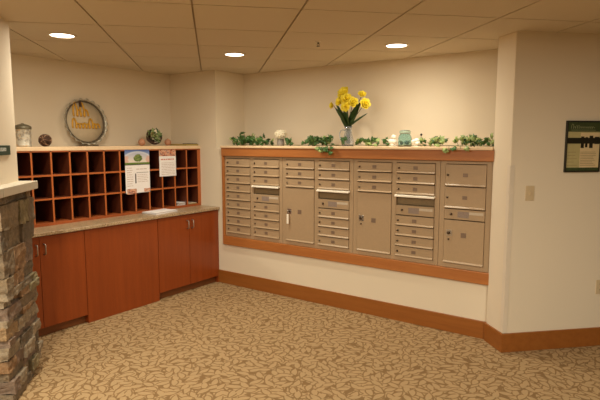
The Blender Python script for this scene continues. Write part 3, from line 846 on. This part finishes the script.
# teal jar
jc = at(-1.952, 4.44)
r = thing('glass_jar', jc, 'pale teal lidded glass jar between the white ornaments', 'jar')
prof = [(0, 0), (.056, 0), (.063, .006), (.064, .02), (.062, .075), (.056, .098), (.047, .110), (.047, .118), (.043, .118), (.043, .108), (.052, .094), (.058, .074), (.059, .02), (.055, .009), (0, .009)]
MB().lathe(prof, jc, 32).build('body', M['teal'], r)
MB().lathe([(.0, .1215), (.049, .1195), (.052, .124), (.052, .138), (.047, .146), (.03, .15), (0, .151)], jc, 32).build('lid', M['teal'], r)
m = MB(); q = random.Random(9)
for i in range(14):
    a = q.uniform(0, 6.28); ivy_leaf(m, jc+Vector((.028*cos(a), .028*sin(a), .014+.03*q.random())), Vector((cos(a)*.3, sin(a)*.3, q.uniform(.1, .7))), Vector((q.uniform(-1, 1), q.uniform(-1, 1), 1)), .028)
tag(m.build('moss', M['leaf'], solid=.001), 'green sprigs lying inside the teal jar', 'foliage')
# white ornaments
oc = at(-2.070, 4.43)
r = thing('white_ornament', oc, 'white ceramic bird-like ornament left of the teal jar', 'ornament', 'white ornaments on the ledge')
m = MB(); m.lathe([(0, 0), (.034, 0), (.036, .006), (.03, .012), (.02, .02), (0, .022)], oc, 20)
m.ball(oc+Vector((0, 0, .046)), .036, 12, (1.15, .85, .8)); m.ball(oc+Vector((.012, -.006, .088)), .024, 10, (1.1, .9, .85))
m.hexa([oc+Vector(p) for p in ((-.055, -.014, .06), (-.03, -.014, .045), (-.03, .014, .045), (-.055, .014, .06), (-.058, -.014, .068), (-.03, -.014, .062), (-.03, .014, .062), (-.058, .014, .068))])
m.build('body', M['ceramic'], r)
MB().lathe([(.006, 0), (.004, .008), (0, .016)], n=8, mtx=Matrix.Translation(oc+Vector((.036, -.008, .088))) @ Matrix.Rotation(pi/2, 4, 'Y')).build('beak', M['inkgrey'], r)
oc = at(-1.825, 4.43)
r = thing('white_ornament', oc, 'white blossom-like ornament with a dark bead on top, right of the teal jar', 'ornament', 'white ornaments on the ledge')
m = MB(); m.lathe([(0, 0), (.04, 0), (.042, .006), (.034, .016), (0, .018)], oc, 20)
for p, s in (((-.03, 0, .045), .026), ((.0, -.012, .052), .029), ((.032, 0, .04), .024), ((.0, .02, .04), .028), ((.01, -.02, .03), .024)):
    m.ball(oc+Vector(p), s, 10, (1.1, 1, .85))
m.build('body', M['ceramic'], r)
m = MB(); m.tube([oc+Vector((.028, 0, .05)), oc+Vector((.034, 0, .1))], .0025, 6); m.ball(oc+Vector((.034, 0, .108)), .011, 8); m.build('bead', M['black'], r)['label'] = 'dark bead'

# ------------------------------------------------------------------ signs, frame, switch, outlet
pd = -1.325
def wallT(d1, z): return W(d1, pd, z)
r = thing('room_sign', W(3.56, pd, 1.545), 'dark green sign on the front wall above the stone pillar', 'sign')
m = MB(); dbox(m, 3.40, 3.687, pd+.0005, pd+.010, 1.545, 1.607); m.build('plate', M['green_sign'], r, bevel=.0015)
m = MB(); q = random.Random(2)
a = 3.43
while a < 3.615:
    w = q.uniform(.014, .02)
    dbox(m, a, a+.004, pd+.010, pd+.0112, 1.570, 1.592)
    dbox(m, a+w-.004, a+w, pd+.010, pd+.0112, 1.570, 1.592)
    zz = q.choice([1.588, 1.579, 1.570]); dbox(m, a+.003, a+w-.003, pd+.010, pd+.0112, zz, zz+.004)
    a += w+.006
m.build('lettering', M['sign_letter'], r)
# framed poster on the right wall
rw0 = Vector((P1[0], P1[1], 0)); gw3 = Vector((S2, S2, 0)); out = Vector((S2, -S2, 0)); dof = rw0.dot(gw3)
def rbox(mb, a0, a1, z0, z1, d0, d1):        # a: d2 coordinate along the right wall
    P_ = [rw0+gw3*(a-dof)+out*d+Vector((0, 0, zz)) for zz in (z0, z1) for a, d in ((a0, d1), (a1, d1), (a1, d0), (a0, d0))]
    return mb.hexa(P_)
fa, fb, fz0, fz1 = 2.643, 2.942, 1.400, 1.788
r = thing('framed_poster', rw0+gw3*((fa+fb)/2-dof)+Vector((0, 0, fz0)), 'framed poster with dark green heading on the right wall', 'picture')
m = MB(); w = .010
rbox(m, fa, fb, fz0, fz0+w, .001, .02); rbox(m, fa, fb, fz1-w, fz1, .001, .02); rbox(m, fa, fa+w, fz0+w, fz1-w, .001, .02); rbox(m, fb-w, fb, fz0+w, fz1-w, .001, .02)
m.build('frame', M['frame_black'], r, bevel=.001)
rbox(MB(), fa+w, fb-w, fz0+w, fz1-w, .001, .010).build('backing', M['poster_beige'], r)
rbox(MB(), fa+w, fb-w, fz1-.082, fz1-w, .010, .0108).build('heading_band', M['poster_green'], r); rbox(MB(), fa+w, fb-w, fz0+w, fz0+.034, .010, .0108).build('footer_band', M['poster_green'], r)
rbox(MB(), fa+.125, fb-w, fz0+.034, fz1-.09, .010, .0108).build('cream_panel', M['poster_cream'], r)
m = MB(); rbox(m, fa+w, fb-w, fz1-.172, fz1-.128, .0108, .0116)
for a_, b_, lo, hi in ((.128, .155, .205, .118), (.165, .185, .20, .122), (.2, .23, .205, .112), (.245, .285, .175, .12)): rbox(m, fa+a_, fa+b_, fz1-lo, fz1-hi, .0108, .0117)
m.build('photo_band', M['frame_black'], r)
m = MB(); q = random.Random(6)
for i in range(9):
    zz = fz0+.05+.0125*i
    rbox(m, fa+.13, fa+.13+q.uniform(.09, .145), zz, zz+.0035, .0108, .0113)
    if i % 2 == 0: rbox(m, fa+.02, fa+.02+q.uniform(.06, .09), zz, zz+.003, .010, .0106)
m.build('small_lettering', M['poster_text'], r)
m = MB(); pts = []
for i in range(11):
    u = fa+.05+.0175*i; hh = .034 if i == 0 else (.022 if i in (2, 3) else .013)
    for t_ in range(10):
        a = 2*pi*t_/10; pts.append(rw0+gw3*(u-.005*sin(a)+.0175*(t_/10-.5)-dof)+out*.0115+Vector((0, 0, fz1-.058+hh*.5-hh*.5*cos(a))))
m.tube(pts, .0014, 5); rbox(m, fa+.04, fa+.25, fz1-.071, fz1-.0685, .0108, .0116); m.build('heading_script', M['poster_pale'], r)
# light switch
sa, sb, sz0, sz1 = 2.336, 2.406, 1.186, 1.299
r = thing('light_switch', rw0+gw3*((sa+sb)/2-dof)+Vector((0, 0, sz0)), 'ivory light switch plate on the right wall near the pier', 'switch')
rbox(MB(), sa, sb, sz0, sz1, .0004, .006).build('plate', M['plastic'], r, bevel=.002)
m = MB(); mid = (sa+sb)/2; rbox(m, mid-.005, mid+.005, sz0+.043, sz0+.068, .006, .015); m.build('toggle', M['plastic'], r, bevel=.001)
sa, sb, sz0, sz1 = 2.992, 3.064, .425, .54
r = thing('power_outlet', rw0+gw3*((sa+sb)/2-dof)+Vector((0, 0, sz0)), 'ivory power outlet low on the right wall at the photo edge', 'outlet')
rbox(MB(), sa, sb, sz0, sz1, .0004, .006).build('plate', M['plastic'], r, bevel=.002)
for zc in (sz0+.035, sz0+.08):
    mid = (sa+sb)/2; sk = rbox(MB(), mid-.016, mid+.016, zc-.013, zc+.013, .006, .0085).build('socket', M['plastic'], r, bevel=.002)
    m = MB(); rbox(m, mid-.008, mid-.005, zc-.004, zc+.006, .0085, .0088); rbox(m, mid+.005, mid+.008, zc-.004, zc+.006, .0085, .0088); m.build('slots', M['black'], sk)

# ------------------------------------------------------------------ ceiling fixtures and light
WARM = (1.0, .93, .75)
def lamp(x, y, e, size=.16, z=ZC-.012):
    l = bpy.data.lights.new('downlight_or_fill_lamp', 'AREA'); l.shape = 'DISK'; l.size = size; l.energy = e; l.color = WARM  # serves the visible downlights and the added fill lamps
    o = bpy.data.objects.new('downlight_or_fill_lamp', l); COL.objects.link(o); o.location = (x, y, z)
    return o
def beam(x, y, e):
    l = bpy.data.lights.new('downlight_reflector', 'SPOT'); l.energy = e; l.color = WARM; l.spot_size = radians(150); l.spot_blend = 1.0; l.shadow_soft_size = .07
    o = bpy.data.objects.new('downlight_reflector', l); COL.objects.link(o); o.location = (x, y, ZC-.03)
for x, y, lab in ((-3.762, 2.213, 'round recessed ceiling light nearest the stone pillar, lit'), (-3.278, 3.596, 'round recessed ceiling light near the inner corner, lit'), (-1.874, 4.047, 'round recessed ceiling light over the mailboxes right of the sprinkler, lit')):
    r = thing('ceiling_light', (x, y, ZC), lab, 'ceiling light', 'recessed ceiling lights')
    MB().lathe_closed([(.084, -.001), (.102, -.001), (.101, -.005), (.086, -.007)], (x, y, ZC), 40).build('trim_ring', M['lighttrim'], r)
    MB().lathe([(.0855, -.0015), (.0855, -.003), (.05, -.005), (0, -.006)], (x, y, ZC), 40).build('lens', M['lens'], r)
    k = .8 if x > -2 else 1.08
    lamp(x, y, 8.2*k); beam(x, y, 30*k)
sx, sy = -2.315, 3.53
r = thing('sprinkler', (sx, sy, ZC), 'small fire sprinkler head on the ceiling above the yellow flowers', 'sprinkler')
c = (sx, sy, ZC)
MB().lathe([(.026, -.0005), (.026, -.003), (.016, -.007), (.010, -.009)], c, 20).build('escutcheon', M['lighttrim'], r)
m = MB().lathe([(.007, -.006), (.007, -.018), (.005, -.021)], c, 12)
for s in (-1, 1): m.tube([(sx+s*.006, sy, ZC-.018), (sx+s*.011, sy, ZC-.024), (sx+s*.009, sy, ZC-.032), (sx, sy, ZC-.037)], .002, 6)
m.build('frame_arms', M['lock'], r)
MB().lathe([(.0, -.041), (.014, -.041), (.014, -.038), (0, -.037)], c, 16).build('deflector', M['lock'], r)

for x, y, e in ((-2.2, .6, 62), (.35, 2.3, 17), (-1.2, -1.6, 114), (1.8, .6, 114), (-3.0, -1.2, 62)): lamp(x, y, e)  # unseen lamps without fixtures, added as fill from outside the view

wd = bpy.data.worlds.new('World'); scene.world = wd; wd.use_nodes = True
bg = wd.node_tree.nodes['Background']; bg.inputs['Color'].default_value = (1, .84, .64, 1); bg.inputs['Strength'].default_value = .03

# ------------------------------------------------------------------ camera
cam = bpy.data.cameras.new('camera'); cam.sensor_width = 36; cam.lens = 511.76/600*36; cam.clip_start = .05
co = bpy.data.objects.new('camera', cam); COL.objects.link(co)
co.location = (0, 0, 1.63); co.rotation_euler = (radians(90-6.49), 0, radians(35.243))
scene.camera = co
vs = scene.view_settings
vs.view_transform = 'Standard'; vs.look = 'None'; vs.exposure = 0.0; vs.gamma = 1.0; vs.use_curve_mapping = False
